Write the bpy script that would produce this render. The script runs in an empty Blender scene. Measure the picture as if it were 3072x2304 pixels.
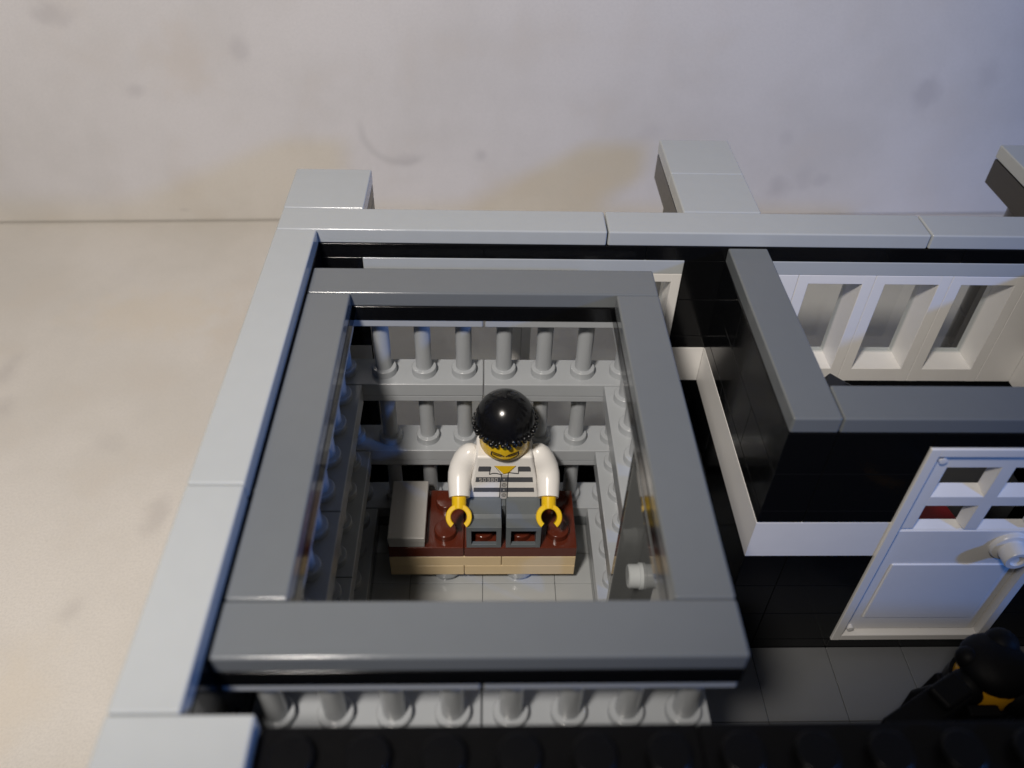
import bpy, bmesh, math, random
from mathutils import Vector, Matrix
random.seed(7)
SC = bpy.context.scene
COL = SC.collection
ZO = 9.6                     # height of the wall capping above the tabletop, in studs (1 unit = 1 stud)

# ------------------------------------------------------------------ camera
cam_d = bpy.data.cameras.new('camera')
cam = bpy.data.objects.new('camera', cam_d); COL.objects.link(cam)
cam.location = (5.0124, -17.3218, 10.7985 + ZO)
cam.rotation_euler = (0.832003, -0.026203, -0.021365)
cam_d.sensor_width = 36.0
cam_d.lens = 36.0 * 2497.87 / 3072
cam_d.clip_start = 0.1; cam_d.clip_end = 500
cam_d.dof.use_dof = True
cam_d.dof.focus_distance = 21.0
cam_d.dof.aperture_fstop = 0.14
SC.camera = cam

# ------------------------------------------------------------------ world, lamps, exposure
w = bpy.data.worlds.new('World'); SC.world = w; w.use_nodes = True
w.node_tree.nodes['Background'].inputs[0].default_value = (1.0, 0.95, 0.90, 1)
w.node_tree.nodes['Background'].inputs[1].default_value = 0.09

def lamp(name, loc, target, power, color, size):
    d = bpy.data.lights.new(name, 'AREA'); d.energy = power; d.color = color; d.shape = 'DISK'; d.size = size
    o = bpy.data.objects.new(name, d); COL.objects.link(o); o.location = loc
    o.rotation_euler = (Vector(target) - Vector(loc)).to_track_quat('-Z', 'Y').to_euler()
    return o
sd = bpy.data.lights.new('desk_lamp_light', 'SPOT')          # a shaded desk lamp standing left of the camera
sd.energy = 62000; sd.color = (1.0, 0.925, 0.84); sd.spot_size = math.radians(75); sd.spot_blend = 0.60; sd.shadow_soft_size = 2.2
so = bpy.data.objects.new('desk_lamp_light', sd); COL.objects.link(so); so.location = (-4.3, -24.7, 29.4 + ZO)
so.rotation_euler = (Vector((-2.85, 4.18, 4.33)) - Vector((-4.3, -24.7, 29.4))).to_track_quat('-Z', 'Y').to_euler()
lamp('window_daylight', (48, -26, 15.6 + ZO), (9, -4, -3 + ZO), 8000, (0.06, 0.29, 1.0), 2.4)

SC.view_settings.view_transform = 'Standard'
SC.view_settings.look = 'None'
SC.view_settings.exposure = 0.0
SC.view_settings.gamma = 1.0
SC.view_settings.use_curve_mapping = False

# ------------------------------------------------------------------ materials
def plastic(name, col, rough=0.28, spec=0.5, bump=0.0, mottle=0.03):
    m = bpy.data.materials.new(name); m.use_nodes = True
    nt = m.node_tree; b = nt.nodes['Principled BSDF']
    b.inputs['Roughness'].default_value = rough
    b.inputs['Specular IOR Level'].default_value = spec
    tc = nt.nodes.new('ShaderNodeTexCoord')
    n = nt.nodes.new('ShaderNodeTexNoise'); n.inputs['Scale'].default_value = 2.3; n.inputs['Detail'].default_value = 5
    nt.links.new(tc.outputs['Object'], n.inputs['Vector'])
    mx = nt.nodes.new('ShaderNodeMix'); mx.data_type = 'RGBA'
    mx.inputs['A'].default_value = (*[c * (1 - mottle) for c in col], 1)
    mx.inputs['B'].default_value = (*[min(1, c * (1 + mottle)) for c in col], 1)
    nt.links.new(n.outputs['Fac'], mx.inputs['Factor'])
    nt.links.new(mx.outputs['Result'], b.inputs['Base Color'])
    # slight unevenness of the gloss: finger marks and dust
    n2 = nt.nodes.new('ShaderNodeTexNoise'); n2.inputs['Scale'].default_value = 7; n2.inputs['Detail'].default_value = 6
    nt.links.new(tc.outputs['Object'], n2.inputs['Vector'])
    mr = nt.nodes.new('ShaderNodeMapRange')
    mr.inputs['To Min'].default_value = rough * 0.8; mr.inputs['To Max'].default_value = min(1, rough * 1.25)
    nt.links.new(n2.outputs['Fac'], mr.inputs['Value']); nt.links.new(mr.outputs['Result'], b.inputs['Roughness'])
    if bump:
        bp = nt.nodes.new('ShaderNodeBump'); bp.inputs['Strength'].default_value = bump; bp.inputs['Distance'].default_value = 0.02
        nt.links.new(n.outputs['Fac'], bp.inputs['Height']); nt.links.new(bp.outputs['Normal'], b.inputs['Normal'])
    return m

M = {}
M['light_grey'] = plastic('light_grey_plastic', (0.415, 0.437, 0.443), 0.125, bump=0.04)
M['dark_grey'] = plastic('dark_grey_plastic', (0.148, 0.160, 0.168), 0.14, bump=0.04)
M['bar_grey'] = plastic('bar_grey_plastic', (0.37, 0.39, 0.41), 0.2)
M['floor_light'] = plastic('floor_light_grey', (0.37, 0.385, 0.39), 0.16)
M['floor_dark'] = plastic('floor_dark_grey', (0.15, 0.155, 0.16), 0.3)
M['black'] = plastic('black_plastic', (0.0042, 0.0044, 0.005), 0.12, 0.38)
M['white'] = plastic('white_plastic', (0.80, 0.785, 0.76), 0.30)
M['red_brown'] = plastic('red_brown_plastic', (0.10, 0.020, 0.010), 0.16)
M['tan'] = plastic('tan_plastic', (0.68, 0.52, 0.30), 0.32)
M['yellow'] = plastic('yellow_plastic', (0.83, 0.53, 0.012), 0.26)
M['torso_white'] = plastic('torso_white_plastic', (0.85, 0.83, 0.80), 0.24)
M['leg_grey'] = plastic('leg_grey_plastic', (0.115, 0.13, 0.14), 0.3)
M['print_grey'] = plastic('print_grey_ink', (0.085, 0.088, 0.10), 0.3)
M['print_dark'] = plastic('print_dark_ink', (0.010, 0.010, 0.016), 0.35)
M['print_pale'] = plastic('print_pale_ink', (0.52, 0.50, 0.47), 0.35)
M['print_brown'] = plastic('print_brown_ink', (0.09, 0.055, 0.010), 0.35)
M['cap_black'] = plastic('cap_black_plastic', (0.006, 0.006, 0.007), 0.20, 0.55)
M['red'] = plastic('red_plastic', (0.35, 0.008, 0.015), 0.3)
M['shaded_pillar_grey'] = plastic('shaded_pillar_grey_plastic', (0.022, 0.020, 0.019), 0.3)  # grey darkened to stand in for the lamp's falloff over the pillars
M['door_grey'] = plastic('door_grey_plastic', (0.12, 0.125, 0.125), 0.035, 0.9)
M['pillow_grey'] = plastic('pillow_grey_plastic', (0.50, 0.485, 0.46), 0.25)
M['stud_black'] = plastic('stud_black_plastic', (0.004, 0.004, 0.0045), 0.3, 0.22)
M['dull_black'] = plastic('dull_black_plastic', (0.004, 0.004, 0.0045), 0.55, 0.15)
M['shaded_yellow'] = plastic('shaded_yellow_plastic', (0.75, 0.36, 0.015), 0.3)  # yellow of the dim figure's face, shade put into the colour

def glass_mat():
    m = bpy.data.materials.new('window_glass'); m.use_nodes = True
    nt = m.node_tree; nt.nodes.remove(nt.nodes['Principled BSDF'])
    out = nt.nodes['Material Output']
    t = nt.nodes.new('ShaderNodeBsdfTransparent'); t.inputs[0].default_value = (0.86, 0.88, 0.88, 1)
    g = nt.nodes.new('ShaderNodeBsdfGlossy'); g.inputs['Roughness'].default_value = 0.04
    lw = nt.nodes.new('ShaderNodeFresnel'); lw.inputs['IOR'].default_value = 1.5
    n = nt.nodes.new('ShaderNodeTexNoise'); n.inputs['Scale'].default_value = 3
    b = nt.nodes.new('ShaderNodeBump'); b.inputs['Strength'].default_value = 0.04
    nt.links.new(n.outputs['Fac'], b.inputs['Height']); nt.links.new(b.outputs['Normal'], g.inputs['Normal'])
    mx = nt.nodes.new('ShaderNodeMixShader')
    ge = nt.nodes.new('ShaderNodeNewGeometry'); fm = nt.nodes.new('ShaderNodeMath'); fm.operation = 'SUBTRACT'; fm.inputs[0].default_value = 1
    nt.links.new(ge.outputs['Backfacing'], fm.inputs[1]); fk = nt.nodes.new('ShaderNodeMath'); fk.operation = 'MULTIPLY'
    nt.links.new(fm.outputs[0], fk.inputs[0]); nt.links.new(lw.outputs[0], fk.inputs[1]); nt.links.new(fk.outputs[0], mx.inputs[0]); nt.links.new(t.outputs[0], mx.inputs[1]); nt.links.new(g.outputs[0], mx.inputs[2])
    nt.links.new(mx.outputs[0], out.inputs['Surface'])
    return m
M['glass'] = glass_mat()

def paper(name, base, axis, smudges, arcs):
    """off-white painted board with cloudy tone, fine grain and a few smudges of their own place"""
    m = bpy.data.materials.new(name); m.use_nodes = True
    nt = m.node_tree; L = nt.links; b = nt.nodes['Principled BSDF']
    b.inputs['Roughness'].default_value = 0.62; b.inputs['Specular IOR Level'].default_value = 0.25
    tc = nt.nodes.new('ShaderNodeTexCoord'); sep = nt.nodes.new('ShaderNodeSeparateXYZ')
    L.new(tc.outputs['Object'], sep.inputs[0])
    def math_(op, a, c=None):
        n = nt.nodes.new('ShaderNodeMath'); n.operation = op
        for i, v in enumerate((a, c)):
            if v is None: continue
            if isinstance(v, (int, float)): n.inputs[i].default_value = v
            else: L.new(v, n.inputs[i])
        return n.outputs[0]
    def noise(scale, detail=5, rough=0.55):
        n = nt.nodes.new('ShaderNodeTexNoise'); n.inputs['Scale'].default_value = scale
        n.inputs['Detail'].default_value = detail; n.inputs['Roughness'].default_value = rough
        L.new(tc.outputs['Object'], n.inputs['Vector']); return n.outputs['Fac']
    def ramp(v, lo, hi, a, c):
        n = nt.nodes.new('ShaderNodeMapRange'); n.interpolation_type = 'SMOOTHSTEP'
        n.inputs['From Min'].default_value = lo; n.inputs['From Max'].default_value = hi
        n.inputs['To Min'].default_value = a; n.inputs['To Max'].default_value = c
        L.new(v, n.inputs['Value']); return n.outputs[0]
    def mixc(f, c1, c2, mode='MIX'):
        n = nt.nodes.new('ShaderNodeMix'); n.data_type = 'RGBA'; n.blend_type = mode
        if isinstance(f, float): n.inputs['Factor'].default_value = f
        else: L.new(f, n.inputs['Factor'])
        for k, c in (('A', c1), ('B', c2)):
            if isinstance(c, tuple): n.inputs[k].default_value = (*c, 1)
            else: L.new(c, n.inputs[k])
        return n.outputs['Result']
    u = sep.outputs['X']; v = sep.outputs[axis]
    wob = math_('MULTIPLY', math_('SUBTRACT', noise(1.1, 6), 0.5), 1.6)
    col = mixc(ramp(noise(0.16, 6, 0.6), 0.38, 0.66, 0, 1), base, tuple(c * k for c, k in zip(base, (0.90, 0.90, 0.89))))
    col = mixc(ramp(noise(0.33, 4), 0.5, 0.72, 0, 0.40), col, tuple(c * k for c, k in zip(base, (0.94, 0.90, 0.85))))
    col = mixc(ramp(noise(14, 3, 0.7), 0.35, 0.70, 0, 0.5), col, tuple(c * 0.80 for c in base))
    col = mixc(ramp(noise(5, 6, 0.7), 0.58, 0.75, 0, 0.35), col, tuple(c * 0.72 for c in base))
    for (su, sv, ru, rv, k, tint) in smudges:
        du = math_('DIVIDE', math_('SUBTRACT', u, su), ru); dv = math_('DIVIDE', math_('SUBTRACT', v, sv), rv)
        d = math_('SQRT', math_('ADD', math_('MULTIPLY', du, du), math_('MULTIPLY', dv, dv)))
        d = math_('ADD', d, wob)
        col = mixc(ramp(d, 0.15, 1.15, k, 0.0), col, tuple(c * t for c, t in zip(base, tint)))
    for (su, sv, r, wd, k) in arcs:
        du = math_('SUBTRACT', u, su); dv = math_('SUBTRACT', v, sv)
        d = math_('SQRT', math_('ADD', math_('MULTIPLY', du, du), math_('MULTIPLY', dv, dv)))
        a = math_('ABSOLUTE', math_('SUBTRACT', math_('ADD', d, math_('MULTIPLY', wob, 0.08)), r))
        gate = ramp(math_('ADD', math_('MULTIPLY', du, 0.55), math_('MULTIPLY', dv, 0.85)), -r * 0.75, -r * 0.15, 1, 0)
        col = mixc(math_('MULTIPLY', ramp(a, 0.0, wd, k, 0), gate), col, tuple(c * 0.62 for c in base))
    L.new(col, b.inputs['Base Color'])
    bp = nt.nodes.new('ShaderNodeBump'); bp.inputs['Strength'].default_value = 0.12; bp.inputs['Distance'].default_value = 0.03
    L.new(noise(22, 4), bp.inputs['Height']); L.new(bp.outputs['Normal'], b.inputs['Normal'])
    return m
GR = (0.70, 0.69, 0.70); YE = (0.95, 0.88, 0.76); BR = (0.88, 0.82, 0.74)
M['backdrop'] = paper('painted_backdrop', (0.745, 0.712, 0.672), 'Z', [
    (18.6, 1.5, 0.75, 0.75, 0.55, GR), (19.7, 2.0, 0.6, 0.9, 0.35, GR), (20.5, 1.9, 0.55, 0.4, 0.4, GR), (23.96, 6.1, 0.8, 1.1, 0.6, GR),
    (18.3, 4.0, 0.5, 0.5, 0.3, GR), (-9.2, 6.1, 0.5, 0.4, 0.45, GR), (4.84, 3.24, 0.45, 0.4, 0.5, GR), (1.5, 3.0, 0.9, 0.4, 0.35, GR),
    (6.6, 1.9, 2.4, 0.8, 0.10, YE), (-1.9, 1.9, 3.0, 0.8, 0.10, YE), (-7.0, 7.3, 1.7, 1.8, 0.40, BR), (-4.7, 7.8, 0.45, 0.7, 0.45, GR),
    (-11.5, 9.1, 1.0, 0.6, 0.5, GR), (-8.5, 0.6, 0.35, 0.12, 0.6, GR), (12.2, 4.2, 0.7, 0.5, 0.2, GR), (26.5, 6.8, 0.7, 0.9, 0.3, GR)],
    [(1.35, 4.5, 1.62, 0.28, 0.32)])
M['tabletop'] = paper('painted_tabletop', (0.765, 0.728, 0.682), 'Y', [
    (-5.0, -1.0, 0.5, 0.9, 0.5, GR), (-6.3, -4.3, 0.4, 0.5, 0.4, GR), (-12.2, 5.7, 0.5, 1.2, 0.5, GR), (-11.5, 3.7, 0.5, 0.8, 0.45, GR),
    (-8.0, 9.0, 3.5, 2.0, 0.4, YE), (-7.5, 2.0, 0.8, 0.6, 0.25, GR), (-4.0, 8.0, 2.0, 3.0, 0.3, BR), (-7, -7, 1.4, 2.2, 0.35, YE)], [])

# ------------------------------------------------------------------ mesh helpers (coordinates in studs, z = 0 at the top of the wall capping)
def new(): return bmesh.new()
def merge(bm, tmp, mi=0):
    me = bpy.data.meshes.new('tmp'); 
    for f in tmp.faces: f.material_index = mi
    tmp.to_mesh(me); tmp.free(); bm.from_mesh(me); bpy.data.meshes.remove(me)
def box(bm, x0, x1, y0, y1, z0, z1, bev=0.03, mi=0, rot=None, seg=2, gap=0.0):
    t = bmesh.new(); bmesh.ops.create_cube(t, size=1)
    sx, sy, sz = x1 - x0 - gap, y1 - y0 - gap, z1 - z0
    for v in t.verts: v.co = Vector((v.co.x * sx, v.co.y * sy, v.co.z * sz))
    if bev: bmesh.ops.bevel(t, geom=t.edges[:], offset=bev, segments=seg, profile=0.5, affect='EDGES')
    if rot: bmesh.ops.rotate(t, verts=t.verts, cent=(0, 0, 0), matrix=rot)
    bmesh.ops.translate(t, verts=t.verts, vec=((x0 + x1) / 2, (y0 + y1) / 2, (z0 + z1) / 2))
    merge(bm, t, mi)
def lathe(bm, prof, cx, cy, cz, segs=24, mi=0, mat=None):
    """prof: list of (radius, height); a radius of 0 closes the end"""
    t = bmesh.new(); rings = []
    for r, h in prof:
        if r < 1e-6: rings.append([t.verts.new((0, 0, h))])
        else: rings.append([t.verts.new((r * math.cos(2 * math.pi * i / segs), r * math.sin(2 * math.pi * i / segs), h)) for i in range(segs)])
    for a, b in zip(rings, rings[1:]):
        for i in range(segs):
            j = (i + 1) % segs
            if len(a) == 1 and len(b) == 1: continue
            if len(a) == 1: t.faces.new((a[0], b[i], b[j]))
            elif len(b) == 1: t.faces.new((a[i], a[j], b[0]))
            else: t.faces.new((a[i], a[j], b[j], b[i]))
    if mat is not None: bmesh.ops.transform(t, matrix=mat, verts=t.verts)
    bmesh.ops.translate(t, verts=t.verts, vec=(cx, cy, cz))
    bmesh.ops.recalc_face_normals(t, faces=t.faces)
    merge(bm, t, mi)
def stud(bm, x, y, z, r=0.3, h=0.2, segs=24, mi=0):
    lathe(bm, [(r, -0.01), (r, h - 0.03), (r - 0.01, h - 0.01), (r - 0.03, h), (0, h)], x, y, z, segs, mi)
def prism(bm, pts, axis, a0, a1, bev=0.0, mi=0):
    """closed outline extruded along an axis: for 'x' pts are (y,z), for 'y' (x,z), for 'z' (x,y)"""
    t = bmesh.new()
    def P(p, a): return {'x': (a, p[0], p[1]), 'y': (p[0], a, p[1]), 'z': (p[0], p[1], a)}[axis]
    A = [t.verts.new(P(p, a0)) for p in pts]; B = [t.verts.new(P(p, a1)) for p in pts]
    t.faces.new(A); t.faces.new(B[::-1]); n = len(pts)
    for i in range(n): t.faces.new((A[i], B[i], B[(i + 1) % n], A[(i + 1) % n]))
    bmesh.ops.recalc_face_normals(t, faces=t.faces)
    if bev: bmesh.ops.bevel(t, geom=t.edges[:], offset=bev, segments=2, profile=0.5, affect='EDGES')
    merge(bm, t, mi)
def sphere(bm, c, r, mi=0, seg=12, scale=(1, 1, 1)):
    t = bmesh.new(); bmesh.ops.create_uvsphere(t, u_segments=seg, v_segments=max(6, seg * 2 // 3), radius=r)
    for v in t.verts: v.co = Vector((v.co.x * scale[0], v.co.y * scale[1], v.co.z * scale[2])) + Vector(c)
    merge(bm, t, mi)
def tube(bm, pts, radii, segs=18, caps=True, mi=0):
    t = bmesh.new(); pts = [Vector(p) for p in pts]; rings = []
    up = Vector((1, 0, 0.02)).normalized()
    for i, p in enumerate(pts):
        d = (pts[min(i + 1, len(pts) - 1)] - pts[max(i - 1, 0)]).normalized()
        s = up.cross(d).normalized(); u2 = d.cross(s).normalized()
        rings.append([t.verts.new(p + (u2 * math.cos(2 * math.pi * k / segs) + s * math.sin(2 * math.pi * k / segs)) * radii[i]) for k in range(segs)])
    for a, b in zip(rings, rings[1:]):
        for k in range(segs): t.faces.new((a[k], a[(k + 1) % segs], b[(k + 1) % segs], b[k]))
    if caps: t.faces.new(rings[0][::-1]); t.faces.new(rings[-1])
    bmesh.ops.recalc_face_normals(t, faces=t.faces)
    merge(bm, t, mi)
def flat(bm, pts, mi=0):
    f = bm.faces.new([bm.verts.new(p) for p in pts]); f.material_index = mi; return f

def finish(name, bm, mats, parent=None, origin=(0, 0, 0), smooth=False, wn=True):
    """link the bmesh as one object; its vertices are stored relative to `origin` (the thing's base)"""
    o3 = Vector(origin)
    for v in bm.verts: v.co -= o3
    me = bpy.data.meshes.new(name); bm.to_mesh(me); bm.free()
    for m in (mats if isinstance(mats, (list, tuple)) else [mats]): me.materials.append(M[m])
    if smooth:
        for p in me.polygons: p.use_smooth = True
        me.set_sharp_from_angle(angle=math.radians(38))
    elif wn:
        for p in me.polygons: p.use_smooth = True
    o = bpy.data.objects.new(name, me); COL.objects.link(o)
    if wn and not smooth:
        md = o.modifiers.new('weighted_normals', 'WEIGHTED_NORMAL'); md.keep_sharp = True; md.weight = 100
        me.set_sharp_from_angle(angle=math.radians(50))
    if parent is not None: o.parent = parent
    else: o.location = o3 + Vector((0, 0, ZO))
    return o
def tag(o, label, cat, group=None, kind=None):
    if label: o['label'] = label
    if cat: o['category'] = cat
    if group: o['group'] = group
    if kind: o['kind'] = kind
    return o
def thing(name, label, cat, base, group=None):
    o = bpy.data.objects.new(name, None); COL.objects.link(o); o.empty_display_size = 0.3
    o.location = Vector(base) + Vector((0, 0, ZO)); tag(o, label, cat, group)
    return o
def copy_tree(o, parent=None):
    c = o.copy(); COL.objects.link(c)
    if parent is not None: c.parent = parent
    for ch in list(o.children): copy_tree(ch, c)
    return c

def bricks(bm, x0, x1, y0, y1, z0, z1, h=1.2, length=4.0, along='x', bev=0.018):
    """a run of bricks laid in courses from the top down, staggered joints"""
    z = z1; k = 0
    while z > z0 + 1e-4:
        zb = max(z0, z - h); a0, a1 = (x0, x1) if along == 'x' else (y0, y1)
        a = a0; first = True
        while a < a1 - 1e-4:
            ln = length / 2 if (first and k % 2) else length
            b = min(a1, a + ln); first = False
            if along == 'x': box(bm, a, b, y0, y1, zb, z, bev, seg=1, gap=0.004)
            else: box(bm, x0, x1, a, b, zb, z, bev, seg=1, gap=0.004)
            a = b
        z = zb; k += 1

# ------------------------------------------------------------------ setting: table, backdrop, floors
bm = new(); bmesh.ops.create_grid(bm, x_segments=4, y_segments=4, size=70)
for v in bm.verts: v.co.z = -9.6
t = finish('tabletop', bm, 'tabletop', None, (0, 0, -9.6)); t['kind'] = 'structure'
bm = new(); box(bm, -70, 70, 0, 1.2, 0.07, 60, 0.03)
t = finish('backdrop', bm, 'backdrop'); t['kind'] = 'structure'
t.location = (0, 16.25, 0); t.rotation_euler = (0, 0, math.radians(2.3))

bm = new(); box(bm, 0, 32, -22, 1, -9.595, -9.2, 0.03)
t = finish('base_floor', bm, 'black', None, (0, 0, -9.6)); t['kind'] = 'structure'
bm = new()                                            # floor tiles of the cell: 2 x 1 tiles in rows, a plate row with studs under the bed
for y in range(-10, -4):
    for x in range(1, 9, 2): box(bm, x, x + 2, y, y + 1, -9.2, -8.8, 0.022, gap=0.006)
for y in (-4, -3, -2):
    for x in range(1, 9, 2): box(bm, x, x + 2, y, y + 1, -9.2, -8.8, 0.022, gap=0.006)
t = finish('cell_floor', bm, 'floor_light', None, (5, -6, -9.2)); t['kind'] = 'structure'
bm = new()
for yi in range(-12, 0, 2):
    for xi in range(9, 32, 2):
        x0 = xi if xi > 9 else 9
        box(bm, xi + 1 - (1 if xi == 9 else 0) - 0, xi + 3, yi, yi + 2, -9.2, -8.8, 0.02, gap=0.008)
t = finish('hall_floor', bm, 'floor_dark', None, (20, -6, -9.2)); t['kind'] = 'structure'

# ------------------------------------------------------------------ back wall with windows
B = (11, 0.5, -9.2)
back = thing('brick_wall', 'long black back wall with light grey capping and white framed windows', 'wall', B)
for x in (0, 8, 16, 24):
    bm = new(); box(bm, x, x + 8, 0, 1, -0.4, 0, 0.045, gap=0.03, seg=3); finish('cap_tile', bm, 'light_grey', back, B)
bm = new()
bricks(bm, 1, 32, 0, 1, -0.8, -0.4, 0.4, 8)           # plate course under the capping
bricks(bm, 1, 2, 0, 1, -9.2, -0.8); bricks(bm, 10, 12, 0, 1, -9.2, -0.8); bricks(bm, 22, 32, 0, 1, -9.2, -0.8)
bricks(bm, 2, 10, 0, 1, -9.2, -8.4); bricks(bm, 12, 22, 0, 1, -9.2, -4.8)
finish('brickwork', bm, 'black', back, B)
for x0, x1 in ((2, 10), (12, 22)):
    bm = new(); box(bm, x0, x1, 0.0, 0.98, -1.2, -0.802, 0.02); finish('lintel', bm, 'light_grey', back, B)
for x0, x1 in ((1, 1.98), (10.02, 11)):
    bm = new(); box(bm, x0, x1, -0.006, 0.5, -4.8, -3.6, 0.015); finish('white_band', bm, 'white', back, B)
bm = new()
for x0, x1 in ((12, 13), (19, 20), (20, 21), (21, 22)):
    for k in range(1 if x0 > 12 else 3):
        h = 3.6 if x0 > 12 else 1.2
        box(bm, x0, x1, 0, 1, -1.2 - h * (k + 1), -1.2 - h * k, 0.018, gap=0.008)
finish('white_panel', bm, 'white', back, B)
def window(x0, x1, zt, zb, jamb, rail, depth, pane_y, bars=()):
    bm = new()
    box(bm, x0, x0 + jamb, 0, depth, zb, zt, 0.015, gap=0.004); box(bm, x1 - jamb, x1, 0, depth, zb, zt, 0.015, gap=0.004)
    box(bm, x0 + jamb - 0.02, x1 - jamb + 0.02, 0.004, depth - 0.004, zt - rail, zt - 0.003, 0.015)
    box(bm, x0 + jamb - 0.02, x1 - jamb + 0.02, 0.004, depth - 0.004, zb + 0.003, zb + rail * 1.7, 0.015)
    for (kind, p, wd) in bars:
        if kind == 'h': box(bm, x0 + jamb - 0.02, x1 - jamb + 0.02, pane_y - 0.12, pane_y + 0.12, p - wd / 2, p + wd / 2, 0.02)
        else: box(bm, p - wd / 2, p + wd / 2, pane_y - 0.11, pane_y + 0.11, zb + rail, zt - rail, 0.02)
    f = finish('window', bm, 'white', back, B)
    bm = new(); box(bm, x0 + jamb - 0.01, x1 - jamb + 0.01, pane_y, pane_y + 0.06, zb + rail, zt - rail, 0)
    finish('pane', bm, 'glass', f, (0, 0, 0) if False else B)
    bm = new()                                        # clear lip of the pane, lying on the sill
    return f
for x in (13, 15, 17): window(x, x + 2, -1.2, -4.8, 0.30, 0.27, 0.97, 0.74)
for x in (2, 6): window(x, x + 4, -1.2, -8.4, 0.25, 0.25, 0.97, 0.62, (('h', -3.0, 0.28),))

# ------------------------------------------------------------------ left wall, its capping, and the dark front wall with bare studs
L0 = (0.5, -7, -9.2)
lw = thing('brick_wall', 'light grey capped wall running along the table beside the cell', 'wall', L0)
for y0, y1 in ((-8, 0), (-12, -8)):
    bm = new(); box(bm, 0, 1, y0, y1, -0.4, 0, 0.045, gap=0.025, seg=3); finish('cap_tile', bm, 'light_grey', lw, L0)
bm = new(); box(bm, 0, 2, -16, -12, -0.4, 0, 0.045, gap=0.02, seg=3); finish('cap_tile', bm, 'light_grey', lw, L0)
bm = new(); bricks(bm, 0, 1, -12, 1, -9.2, -0.4, along='y'); bricks(bm, 0, 1.98, -16, -12, -9.2, -0.4, along='y')
finish('brickwork', bm, 'black', lw, L0)

F0 = (17, -14, -9.2)
fw = thing('brick_wall', 'unlit black front wall with rows of bare studs on top', 'wall', F0)
bm = new(); bricks(bm, 2, 32, -16, -12, -9.2, -0.8, 1.2, 6)
finish('brickwork', bm, 'black', fw, F0)
bm = new()
for x in range(2, 32, 6): box(bm, x, x + 6, -16, -12, -0.8, -0.4, 0.025, gap=0.01)
for x in range(2, 32):
    for y in range(-16, -12): stud(bm, x + 0.5, y + 0.5, -0.4)
finish('stud_plate', bm, 'stud_black', fw, F0, smooth=False)

# ------------------------------------------------------------------ support pillars behind the back wall
def pillar(x, depth, label):
    base = (x + 1, 3, -9.6)
    p = thing('support_pillar', label, 'pillar', base, 'grey topped pillars behind the back wall')
    y = 1
    while y < depth:
        bm = new(); box(bm, x, x + 2, y, y + 2, -0.4, 0, 0.04, gap=0.02, seg=3); finish('cap_tile', bm, 'light_grey', p, base); y += 2
    bm = new()
    if depth > 3:
        box(bm, x + 0.02, x + 1.98, 1.02, 4.97, -1.2, -0.43, 0.02)
        finish('corbel', bm, 'shaded_pillar_grey', p, base)
        bm = new(); box(bm, x + 0.03, x + 1.97, 1.02, 3.0, -9.6, -1.22, 0.02)
        for z in range(7): lathe(bm, [(0, -2.4 - 1.2 * z), (0.93, -2.4 - 1.2 * z), (0.955, -2.37 - 1.2 * z), (0.955, -1.25 - 1.2 * z), (0.93, -1.22 - 1.2 * z), (0, -1.22 - 1.2 * z)], x + 1, 3.2, 0, 40)
        finish('column', bm, 'shaded_pillar_grey', p, base, smooth=True)
    else:
        for z in range(3): box(bm, x + 0.02, x + 1.98, 1.02, 2.98, -0.81 - 0.41 * z, -0.42 - 0.41 * z, 0.02)
        bricks(bm, x + 0.02, x + 1.98, 1.02, 2.98, -9.6, -1.64)
        finish('column', bm, 'shaded_pillar_grey', p, base)
    return p
pillar(0, 3, 'short square pillar with one grey tile at the far left corner of the back wall')
pillar(10, 5, 'deep pillar with two grey cap tiles behind the middle of the back wall')
pillar(20, 5, 'dark pillar with grey cap cut off by the right edge of the picture')

# ------------------------------------------------------------------ partition wall with its door
P0 = (12, -5.5, -9.2)
pw = thing('brick_wall', 'black partition with dark grey capping and a white stripe round its corner', 'wall', P0)
bm = new(); box(bm, 11, 12, -6, 0, -0.8, -0.4, 0.045, gap=0.02, seg=3); finish('cap_tile', bm, 'dark_grey', pw, P0)
bm = new(); box(bm, 20, 21, -5, 0, -0.8, -0.4, 0.045, gap=0.02, seg=3); finish('cap_tile', bm, 'dark_grey', pw, P0)
for x in (12, 20):
    bm = new(); box(bm, x, x + 8, -6, -5, -0.8, -0.4, 0.045, gap=0.02, seg=3); finish('cap_tile', bm, 'dark_grey', pw, P0)
bm = new()
bricks(bm, 11, 12, -6, -0.005, -9.2, -4.8, along='y'); bricks(bm, 11, 12, -6, -0.005, -3.6, -0.8, along='y')
bricks(bm, 11.02, 12, -5.98, -0.005, -4.8, -3.6, along='y')
bricks(bm, 12, 14, -6, -5, -9.2, -4.8); bricks(bm, 12, 14, -6, -5, -3.6, -0.8); bricks(bm, 12, 14, -5.98, -5, -4.8, -3.6)
bricks(bm, 18, 28, -6, -5, -9.2, -4.8); bricks(bm, 18, 28, -6, -5, -3.6, -0.8); bricks(bm, 18, 28, -5.98, -5, -4.8, -3.6)
bricks(bm, 20, 21, -4.995, -0.005, -9.2, -4.8, along='y'); bricks(bm, 20, 21, -4.995, -0.005, -3.6, -0.8, along='y'); bricks(bm, 20.02, 21, -4.995, -0.005, -4.8, -3.6, along='y')
box(bm, 14, 18, -6, -5, -1.2, -0.8, 0.02); box(bm, 14, 18, -6, -5, -9.2, -8.4, 0.02)
finish('brickwork', bm, 'black', pw, P0)
bm = new(); prism(bm, [(10.994, -0.02), (10.994, -6.006), (14, -6.006), (14, -5.97), (11.03, -5.97), (11.03, -0.02)], 'z', -4.797, -3.603, 0.0)
finish('white_band', bm, 'white', pw, P0)
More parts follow.
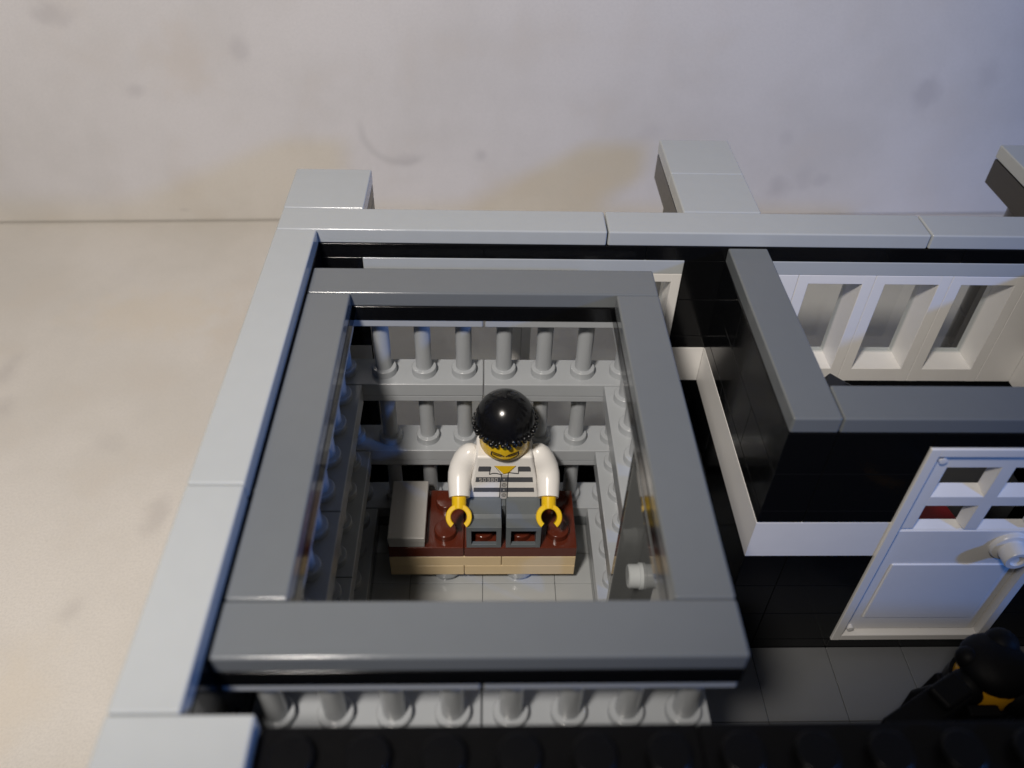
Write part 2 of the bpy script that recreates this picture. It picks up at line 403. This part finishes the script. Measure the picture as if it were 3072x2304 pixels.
bm = new(); box(bm, 19.994, 20.03, -4.99, -0.01, -4.797, -3.603, 0); finish('white_band', bm, 'white', pw, P0)
bm = new(); box(bm, 18, 28, -6.006, -5.97, -4.797, -3.603, 0); finish('white_band', bm, 'white', pw, P0)

def door_meshes(w=4.0, h=7.2, panes=True, y0=0.16):
    """a frame and leaf seen from the front (-y), lower left corner at the origin, front at y = 0; returns three bmeshes"""
    fr = new()
    for x0, x1 in ((0, 0.24), (w - 0.24, w)): box(fr, x0, x1, 0, 0.9, 0, h, 0.03)
    box(fr, 0.22, w - 0.22, 0.003, 0.9, h - 0.24, h - 0.002, 0.03); box(fr, 0.22, w - 0.22, 0.003, 0.9, 0.002, 0.24, 0.03)
    lf = new(); a, b = 0.30, w - 0.30; lo, hi = 0.30, h - 0.30; y1 = y0 + 0.28
    if panes:
        xs = [(0.66, 1.74), (2.20, 3.28)]; zs = [(h - 1.50, h - 0.72), (h - 2.76, h - 2.00)]
        edges_x = [a, 0.66, 1.74, 2.20, 3.28, b]
        box(lf, a, 0.66, y0, y1, zs[1][0], hi, 0.03); box(lf, 3.28, b, y0, y1, zs[1][0], hi, 0.03)
        prism(lf, [(1.74, y1), (1.82, y0), (2.12, y0), (2.20, y1)], 'z', zs[1][0] - 0.02, hi, 0.012)
        box(lf, 0.64, 3.30, y0 + 0.002, y1, zs[0][1], hi - 0.002, 0.02)
        for (z0, z1) in ((zs[1][1], zs[0][0]),):
            prism(lf, [(y1, z0), (y0 + 0.002, z0 + 0.04), (y0 + 0.002, z1 - 0.16), (y1, z1)], 'x', 0.64, 3.30, 0.012)
        top = zs[1][0]
    else: top = hi
    box(lf, a, b, y0 + 0.004, y1, lo, top - 0.09, 0.02)
    prism(lf, [(y1, top - 0.12), (y0 + 0.004, top - 0.12), (y1, top)], 'x', a + 0.004, b - 0.004, 0.0)
    # raised rim of the lower panel and of the leaf
    def rim(x0, x1, z0, z1, t, d):
        box(lf, x0, x1, y0 - d, y0 + 0.05, z0, z0 + t, 0.02); box(lf, x0, x1, y0 - d, y0 + 0.05, z1 - t, z1, 0.02)
        box(lf, x0, x0 + t, y0 - d + 0.002, y0 + 0.05, z0 + 0.01, z1 - 0.01, 0.02); box(lf, x1 - t, x1, y0 - d + 0.002, y0 + 0.05, z0 + 0.01, z1 - 0.01, 0.02)
    if panes:
        box(lf, 0.62, 3.42, y0 - 0.035, y0 + 0.05, 0.85, 3.12, 0.03)
        for hx, hz in ((0.42, h - 0.42), (0.42, 0.42)): lathe(lf, [(0.085, -0.10), (0.085, 0.06), (0, 0.07)], hx, y0 - 0.04, hz, 14, 0, Matrix.Rotation(math.radians(90), 4, 'X'))
    kn = new(); R90 = Matrix.Rotation(math.radians(90), 4, 'X')
    if panes: lathe(kn, [(0.44, 0), (0.44, 0.09), (0.41, 0.13), (0.30, 0.15), (0.29, 0.46), (0.27, 0.49), (0.17, 0.49), (0.16, 0.43), (0, 0.43)], w - 0.90, y0 + 0.02, 3.85, 32, 0, R90)
    else: lathe(kn, [(0.30, 0), (0.30, 0.08), (0.27, 0.10), (0.27, 0.30), (0.24, 0.33), (0, 0.33)], w - 0.72, y0 + 0.02, 3.85, 28, 0, R90)
    return fr, lf, kn
def place(bm, M4):
    bmesh.ops.transform(bm, matrix=M4, verts=bm.verts); return bm
T = Matrix.Translation((14, -6.05, -8.4))
fr, lf, kn = door_meshes()
d0 = finish('door', place(fr, T), 'white', pw, P0)
finish('door_leaf', place(lf, T), 'white', d0, P0); finish('knob', place(kn, T), 'white', d0, P0, smooth=True)

# ------------------------------------------------------------------ jail cell
J = (5, -6, -8.8)
jc = thing('jail_cell', 'square jail cell of grey bars under a dark grey rim, figure seated inside', 'jail cell', J)
for x0, x1, y0, y1 in ((1, 9, -2, -1), (1, 9, -11, -10), (1, 2, -10, -2), (8, 9, -10, -2)):
    bm = new(); box(bm, x0, x1, y0, y1, -0.8, -0.4, 0.05, gap=0.02, seg=3); finish('cap_tile', bm, 'dark_grey', jc, J)
bm = new()
for x0, x1, y0, y1 in ((1, 9, -2, -1), (1, 9, -11, -10), (1, 2, -10, -2), (8, 9, -10, -2)): box(bm, x0, x1, y0, y1, -1.2, -0.8, 0.02, gap=0.01)
finish('plate_course', bm, 'black', jc, J)
bm = new()
for x0, x1, y0, y1 in ((1, 9, -2, -1), (1, 9, -11, -10), (1, 2, -10, -2), (8, 9, -10, -2)): box(bm, x0, x1, y0, y1, -8.8, -8.41, 0.02, gap=0.01)
finish('plate_course', bm, 'dark_grey', jc, J)
def grille():
    """four studs long, running along +x from the origin; z = 0 at its top, a shelf with studs at its foot"""
    bm = new()
    box(bm, 0, 4, -0.5, 0.5, -0.2, 0, 0.03, gap=0.05)
    box(bm, 0, 4, -0.5, 0.5, -2.4, -2.0, 0.03, gap=0.02)
    for k in range(4): stud(bm, k + 0.5, 0, -2.0, 0.31, 0.2, 28)
    g = finish('bar_grille', bm, 'bar_grey', jc, (0, 0, 0), smooth=False)
    bm = new(); lathe(bm, [(0.2, -1.85), (0.2, -0.16)], 0, 0, 0, 24)
    b = finish('bar', bm, 'bar_grey', g, (0, 0, 0), smooth=True); b.location = (0.5, 0, 0)
    for k in range(1, 4):
        c = b.copy(); COL.objects.link(c); c.parent = g; c.location = (k + 0.5, 0, 0)
    return g
g0 = grille(); used = False
for zt in (-1.2, -3.6, -6.0):
    for (x, y, rz) in ((1, -1.5, 0), (5, -1.5, 0), (1, -10.5, 0), (5, -10.5, 0), (1.5, -6, 90), (1.5, -10, 90), (8.5, -6, 90)):
        g = g0 if not used else copy_tree(g0, jc); used = True
        g.location = (x - J[0], y - J[1], zt - J[2]); g.rotation_euler = (0, 0, math.radians(rz))
T = Matrix.Translation((7.985, -6.0, -8.4)) @ Matrix.Rotation(math.radians(-90), 4, 'Z') @ Matrix.Translation((4, 0, 0)) @ Matrix.Scale(-1, 4, (1, 0, 0))
fr, lf, kn = door_meshes(panes=False, y0=0.5)
for b_ in (fr, lf, kn):
    place(b_, T); bmesh.ops.recalc_face_normals(b_, faces=b_.faces)
d1 = finish('door', fr, 'door_grey', jc, J); finish('door_leaf', lf, 'door_grey', d1, J); finish('knob', kn, 'light_grey', d1, J, smooth=True)

# ------------------------------------------------------------------ bed and pillow
E0 = (5, -3, -8.8)
bed = thing('bed', 'low cell bed of red brown plates on tan plates', 'bed', E0)
for x0, x1, z0, z1 in ((2.5, 4.5, -8.4, -8.0), (4.5, 7.5, -8.4, -8.0), (2.5, 5.5, -8.0, -7.6), (5.5, 7.5, -8.0, -7.6)):
    bm = new(); box(bm, x0, x1, -4, -2, z0, z1, 0.022, gap=0.012); finish('base_plate', bm, 'tan', bed, E0)
for x0, x1 in ((2.5, 4.5), (4.5, 7.5)):
    bm = new(); box(bm, x0, x1, -4, -2, -7.6, -7.2, 0.025, gap=0.012)
    x = x0 + 0.5
    while x < x1:
        for y in (-3.5, -2.5): stud(bm, x, y, -7.2, 0.3, 0.2, 32)
        x += 1
    finish('mattress_plate', bm, 'red_brown', bed, E0)
for x in (4, 6):
    bm = new(); lathe(bm, [(0, -8.8), (0.36, -8.8), (0.36, -8.62), (0.44, -8.6), (0.44, -8.4), (0, -8.4)], x, -3.55, 0, 28); finish('foot', bm, 'bar_grey', bed, E0, smooth=True)
bm = new(); box(bm, 2.51, 3.49, -3.99, -2.01, -7.0, -6.8, 0.03, seg=3); box(bm, 2.53, 3.47, -3.97, -2.03, -7.195, -6.98, 0.02)
tag(finish('pillow', bm, 'pillow_grey', None, (3, -3, -7.2)), 'flat grey tile serving as the pillow at the end of the bed', 'pillow')

# ------------------------------------------------------------------ seated prisoner
X = 5.54; Y = -2.6
G0 = (X, -3.0, -7.2)
fig = thing('toy_figure', 'seated toy prisoner in a striped white shirt and black knit cap', 'toy figure', G0)
def leg(x0, x1):
    bm = new(); yf = -4.0
    # foot: a hollow box, open towards the viewer
    box(bm, x0, x0 + 0.13, yf, -3.05, -7.19, -6.34, 0.012); box(bm, x1 - 0.13, x1, yf, -3.05, -7.19, -6.34, 0.012)
    box(bm, x0 + 0.1, x1 - 0.1, yf + 0.002, -3.05, -6.50, -6.342, 0.012); box(bm, x0 + 0.1, x1 - 0.1, yf + 0.002, -3.88, -7.188, -7.06, 0.012)
    # thigh
    prism(bm, [(-3.72, -6.36), (-3.62, -6.27), (-2.95, -6.22), (-2.6, -6.2), (-2.3, -6.28), (-2.12, -6.5), (-2.1, -6.75), (-2.2, -7.0), (-2.4, -7.16), (-3.06, -7.19), (-3.06, -6.52), (-3.72, -6.50)], 'x', x0 + 0.004, x1 - 0.004, 0.015)
    return finish('leg', bm, 'leg_grey', fig, G0)
leg(X - 0.97, X - 0.06); leg(X + 0.06, X + 0.97)
bm = new(); box(bm, X - 0.95, X + 0.95, -3.0, -2.15, -6.62, -6.24, 0.03); box(bm, X - 0.055, X + 0.055, -3.3, -2.15, -7.1, -6.3, 0.01)
finish('hips', bm, 'leg_grey', fig, G0)
# torso with its printed front
ZB, ZT = -6.26, -4.76
def yfront(z): return -3.09 + 0.10 * (z - ZB) / (ZT - ZB)
bm = new(); t = bmesh.new()
ring = lambda z, wx, y0, y1: [t.verts.new((X + sx * wx, y, z)) for sx, y in ((-1, y0), (1, y0), (1, y1), (-1, y1))]
r1 = ring(ZB, 0.95, -3.09, -2.14); r2 = ring(ZT, 0.71, yfront(ZT), -2.2)
t.faces.new(r1[::-1]); t.faces.new(r2)
for i in range(4): t.faces.new((r1[i], r1[(i + 1) % 4], r2[(i + 1) % 4], r2[i]))
bmesh.ops.recalc_face_normals(t, faces=t.faces)
bmesh.ops.bevel(t, geom=t.edges[:], offset=0.07, segments=3, profile=0.5, affect='EDGES'); merge(bm, t, 0)
UP = [0.0]
def pp(u, v, lift=0.006):
    z = -5.06 - (v - 740) * 0.001873
    return (X + (u - 945) * 0.001215, yfront(z) - lift, z)
def ink(pts, mi, lift=0.006):
    f = flat(bm, [pp(u, v, lift) for u, v in pts], mi)
    f.normal_update()
    if f.normal.y > 0: f.normal_flip()
def stroke(pts, wd, mi, lift=0.010):
    for (a, b), (c, d) in zip(pts, pts[1:]):
        L_ = math.hypot(c - a, d - b); nx, ny = -(d - b) / L_ * wd / 2, (c - a) / L_ * wd / 2
        ink([(a + nx, b + ny), (c + nx, d + ny), (c - nx, d - ny), (a - nx, b - ny)], mi, lift)
ink([(415, 755), (650, 755), (640, 852), (395, 852), (395, 800)], 1); ink([(1248, 755), (1470, 755), (1500, 785), (1510, 852), (1243, 852)], 1)
ink([(735, 745), (1190, 745), (1050, 880), (940, 905)], 2)
ink([(350, 960), (1550, 960), (1565, 1055), (335, 1055)], 1)
ink([(300, 1165), (1590, 1165), (1605, 1250), (290, 1250)], 1)
ink([(270, 1365), (1630, 1365), (1640, 1385), (265, 1385)], 1)
ink([(870, 915), (1030, 915), (1020, 1385), (850, 1385)], 4, 0.008)
for v in (960, 1165): ink([(880, v), (1025, v), (1025, v + 90), (875, v + 90)], 1, 0.009)
stroke([(660, 760), (630, 905), (700, 885), (780, 885), (890, 910)], 16, 3); stroke([(1240, 760), (1248, 890), (1140, 880), (1040, 870)], 16, 3)
stroke([(735, 745), (890, 905), (1030, 870), (1190, 745)], 8, 3)
stroke([(890, 900), (872, 1060), (852, 1400)], 18, 3); stroke([(1030, 870), (1026, 1060), (1020, 1400)], 18, 3)
for v in (1108, 1310):
    stroke([(950 + 45 * math.cos(a * math.pi / 6), v + 28 * math.sin(a * math.pi / 6)) for a in range(13)], 10, 3, 0.012)
    ink([(935, v - 8), (965, v - 8), (965, v + 8), (935, v + 8)], 1, 0.012)
for v in (1005, 1210): ink([(932, v - 14), (958, v - 14), (958, v + 14), (932, v + 14)], 4, 0.012)
# prisoner number on the second stripe, built from seven-segment like strokes
def digit(ch, u, v, w_=48, h_=58):
    seg = {'0': 'abcdef', '3': 'abgcd', '5': 'afgcd', '8': 'abcdefg'}[ch]
    P_ = dict(a=((0, 0), (1, 0)), b=((1, 0), (1, .5)), c=((1, .5), (1, 1)), d=((0, 1), (1, 1)), e=((0, .5), (0, 1)), f=((0, 0), (0, .5)), g=((0, .5), (1, .5)))
    for s in seg: stroke([(u + P_[s][i][0] * w_, v + P_[s][i][1] * h_) for i in (0, 1)], 13, 4, 0.012)
for k, ch in enumerate('50380'): digit(ch, 420 + k * 84, 980)
finish('torso', bm, ['torso_white', 'print_grey', 'yellow', 'print_dark', 'print_pale'], fig, G0)
bm = new(); box(bm, X - 0.945, X + 0.945, -3.085, -2.15, -6.33, -6.262, 0.01); finish('belt', bm, 'leg_grey', fig, G0)
# head with printed beard, smile and eyes
bm = new()
HZ = -4.78; HR = 0.64
prof = [(0, HZ), (0.40, HZ), (0.52, HZ + 0.03), (0.60, HZ + 0.11), (HR, HZ + 0.22), (HR, HZ + 0.85), (0.60, HZ + 0.96), (0.52, HZ + 1.04), (0.40, HZ + 1.07), (0.3, HZ + 1.07), (0.3, HZ + 1.25), (0, HZ + 1.25)]
lathe(bm, prof, X, Y, 0, 40)
def head_r(z):
    for (ra, za), (rb, zb) in zip(prof[1:], prof[2:]):
        if za <= z <= zb and zb > za: return ra + (rb - ra) * (z - za) / (zb - za)
    return HR
def fp(x, z): return (X + x, Y - math.sqrt(max(0.01, (head_r(z) + 0.008) ** 2 - x * x)), z)
def fstroke(pts, wd, mi):
    for (a, b), (c, d) in zip(pts, pts[1:]):
        n = 4
        for i in range(n):
            p0 = (a + (c - a) * i / n, b + (d - b) * i / n); p1 = (a + (c - a) * (i + 1) / n, b + (d - b) * (i + 1) / n)
            L_ = math.hypot(p1[0] - p0[0], p1[1] - p0[1]); nx, ny = -(p1[1] - p0[1]) / L_ * wd / 2, (p1[0] - p0[0]) / L_ * wd / 2
            f = flat(bm, [fp(p0[0] + nx, p0[1] + ny), fp(p1[0] + nx, p1[1] + ny), fp(p1[0] - nx, p1[1] - ny), fp(p0[0] - nx, p0[1] - ny)], mi)
            f.normal_update()
            if f.normal.y > 0: f.normal_flip()
for s in (-1, 1):
    fstroke([(0.02 * s, HZ + 0.30), (0.12 * s, HZ + 0.37), (0.33 * s, HZ + 0.40), (0.34 * s, HZ + 0.27), (0.16 * s, HZ + 0.20), (0.03 * s, HZ + 0.17)], 0.035, 1)
    fstroke([(0.08 * s, HZ + 0.31), (0.30 * s, HZ + 0.34)], 0.05, 2)
    fstroke([(0.22 * s, HZ + 0.62), (0.22 * s, HZ + 0.70)], 0.09, 1)
fstroke([(-0.18, HZ + 0.20), (0.0, HZ + 0.16), (0.18, HZ + 0.20)], 0.04, 1)
finish('head', bm, ['yellow', 'print_dark', 'print_brown'], fig, G0, smooth=True)
# knit cap: smooth dome over a knobbly brim
bm = new()
DZ = -3.84
lathe(bm, [(0.74, DZ - 0.10)] + [(0.755 * math.cos(a), DZ + 0.84 * math.sin(a)) for a in [math.radians(i * 6) for i in range(0, 15)]] + [(0, DZ + 0.84)], X, Y, 0, 40)
for row, (rr, zz, n) in enumerate(((0.735, DZ - 0.14, 30), (0.785, DZ - 0.02, 30))):
    for k in range(n):
        a = 2 * math.pi * (k + 0.5 * (row % 2)) / n + random.uniform(-0.03, 0.03)
        dip = -0.05 * max(0, -math.sin(a)) if row == 0 else 0
        sphere(bm, (X + rr * math.cos(a), Y + rr * math.sin(a), zz + dip + random.uniform(-0.03, 0.03)), random.uniform(0.05, 0.078), 0, 10)
finish('knit_cap', bm, 'cap_black', fig, G0, smooth=True)
def arm(s):
    bm = new()
    pts = [(0.72, -2.6, -4.83), (0.76, -2.6, -4.86), (0.82, -2.6, -4.93), (0.91, -2.61, -5.06), (1.01, -2.64, -5.22), (1.10, -2.72, -5.40), (1.15, -2.85, -5.56), (1.16, -3.02, -5.68), (1.155, -3.2, -5.78), (1.15, -3.38, -5.88)]
    rad = [0.08, 0.16, 0.24, 0.30, 0.315, 0.315, 0.31, 0.30, 0.285, 0.27]
    tube(bm, [(X + s * x, y, z) for x, y, z in pts], rad, 22)
    a = finish('arm', bm, 'torso_white', fig, G0, smooth=True)
    bm = new(); d = Vector((0, -0.74, -0.67)).normalized()
    wpt = Vector((X + s * 1.16, -3.36, -5.86)); tube(bm, [wpt, wpt + d * 0.14, wpt + d * 0.30], [0.19, 0.19, 0.185], 18)
    c = wpt + d * 0.52; n = Vector((0, -0.67, 0.74)).normalized(); sx = Vector((1, 0, 0))
    t = bmesh.new(); prev = None; N = 28; ro, ri, hw = 0.335, 0.205, 0.15
    for i in range(N + 1):
        a_ = math.radians(38 + (360 - 76) * i / N)        # opening faces along d
        e = d * math.cos(a_) + sx * math.sin(a_)
        cur = [t.verts.new(c + e * r_ + n * h_) for r_, h_ in ((ro - .02, -hw), (ro, -hw + .02), (ro, hw - .02), (ro - .02, hw), (ri + .02, hw), (ri, hw - .02), (ri, -hw + .02), (ri + .02, -hw))]
        if prev:
            for k in range(8): t.faces.new((prev[k], prev[(k + 1) % 8], cur[(k + 1) % 8], cur[k]))
        else: t.faces.new(cur)
        prev = cur
    t.faces.new(prev[::-1]); bmesh.ops.recalc_face_normals(t, faces=t.faces); merge(bm, t)
    finish('hand', bm, 'yellow', a, G0, smooth=True)
arm(-1); arm(1)

# ------------------------------------------------------------------ dim figure and console at the lower right
O0 = (15.4, -8.95, -8.8)
of = thing('toy_figure', 'unlit black clad toy figure with shaded yellow face behind the front wall', 'toy figure', O0)
bm = new()
ox, oy = O0[0], O0[1]
prism(bm, [(ox - 0.95, -7.1), (ox + 0.95, -7.1), (ox + 0.72, -5.5), (ox - 0.72, -5.5)], 'y', oy - 0.45, oy + 0.45, 0.06); finish('torso', bm, 'dull_black', of, O0)
for s in (-1, 1):
    bm = new(); box(bm, ox + s * 0.5 - 0.46, ox + s * 0.5 + 0.46, oy - 0.5, oy + 0.45, -8.8, -7.1, 0.04); finish('leg', bm, 'dull_black', of, O0)
    bm = new(); tube(bm, [(ox + s * 0.75, oy, -5.6), (ox + s * 1.0, oy, -5.95), (ox + s * 1.15, oy - 0.15, -6.4), (ox + s * 1.15, oy - 0.5, -6.8)], [0.22, 0.3, 0.3, 0.26]); finish('arm', bm, 'dull_black', of, O0, smooth=True)
bm = new(); lathe(bm, [(0, -5.5), (0.5, -5.48), (0.62, -5.3), (0.62, -4.7), (0.5, -4.5), (0, -4.45)], ox, oy, 0, 28); finish('head', bm, 'shaded_yellow', of, O0, smooth=True)
bm = new(); sphere(bm, (ox + 0.02, oy + 0.08, -4.58), 0.70, 0, 24, (1, 1, 0.62)); sphere(bm, (ox - 0.52, oy + 0.2, -4.5), 0.24, 0, 16); sphere(bm, (ox + 0.25, oy + 0.45, -4.45), 0.36, 0, 16)
sphere(bm, (ox + 0.44, oy - 0.34, -4.96), 0.46, 0, 16); sphere(bm, (ox - 0.54, oy - 0.20, -4.92), 0.37, 0, 16)
finish('cap', bm, 'dull_black', of, O0, smooth=True)
bm = new(); lathe(bm, [(0.55, -5.55), (0.72, -5.5), (0.70, -5.10), (0.63, -5.10), (0.55, -5.4)], ox, oy, 0, 28); finish('collar', bm, 'dull_black', of, O0, smooth=True)
bm = new(); box(bm, ox - 0.75, ox - 0.1, oy - 0.85, oy - 0.6, -7.0, -4.85, 0.05); finish('shoulder_pad', bm, 'dull_black', of, O0)
bm = new(); base = (13.6, -9.85, -8.8)
box(bm, -0.95, 0.95, -0.3, 0.3, -2.2, 2.2, 0.06); box(bm, 0.2, 0.93, -0.26, 0.26, 2.18, 2.42, 0.08)
bmesh.ops.rotate(bm, verts=bm.verts, cent=(0, 0, 0), matrix=Matrix.Rotation(math.radians(29), 3, 'Z'))
bmesh.ops.translate(bm, verts=bm.verts, vec=(13.6, -9.85, -6.6))
tag(finish('console', bm, 'dull_black', None, base), 'black slab shaped toy console standing skewed beside the dark figure', 'console')

# ------------------------------------------------------------------ office pieces seen over the partition and through the door
def block(name, label, cat, c, size, rz, mat, group=None, knobs=False):
    bm = new(); sx, sy, sz = (s / 2 for s in size)
    box(bm, -sx, sx, -sy, sy, 0, size[2], 0.04)
    if knobs: stud(bm, -sx / 2, 0, size[2]); stud(bm, sx / 2, 0, size[2])
    bmesh.ops.rotate(bm, verts=bm.verts, cent=(0, 0, 0), matrix=Matrix.Rotation(math.radians(rz), 3, 'Z'))
    bmesh.ops.translate(bm, verts=bm.verts, vec=c)
    return tag(finish(name, bm, mat, None, c), label, cat, group)
block('desk', 'dark grey desk inside the office seen through the door panes', 'desk', (18.0, -2.0, -8.8), (3.4, 1.8, 2.6), 0, 'floor_dark')
block('red_block', 'red toy block seen behind the lower door panes', 'block', (17.05, -3.6, -8.8), (1.0, 1.0, 2.4), 12, 'red')

block('cabinet', 'black cabinet showing one corner over the dark grey ledge below the office windows', 'cabinet', (14.1, -1.95, -8.8), (1.35, 1.35, 5.2), 41, 'black')
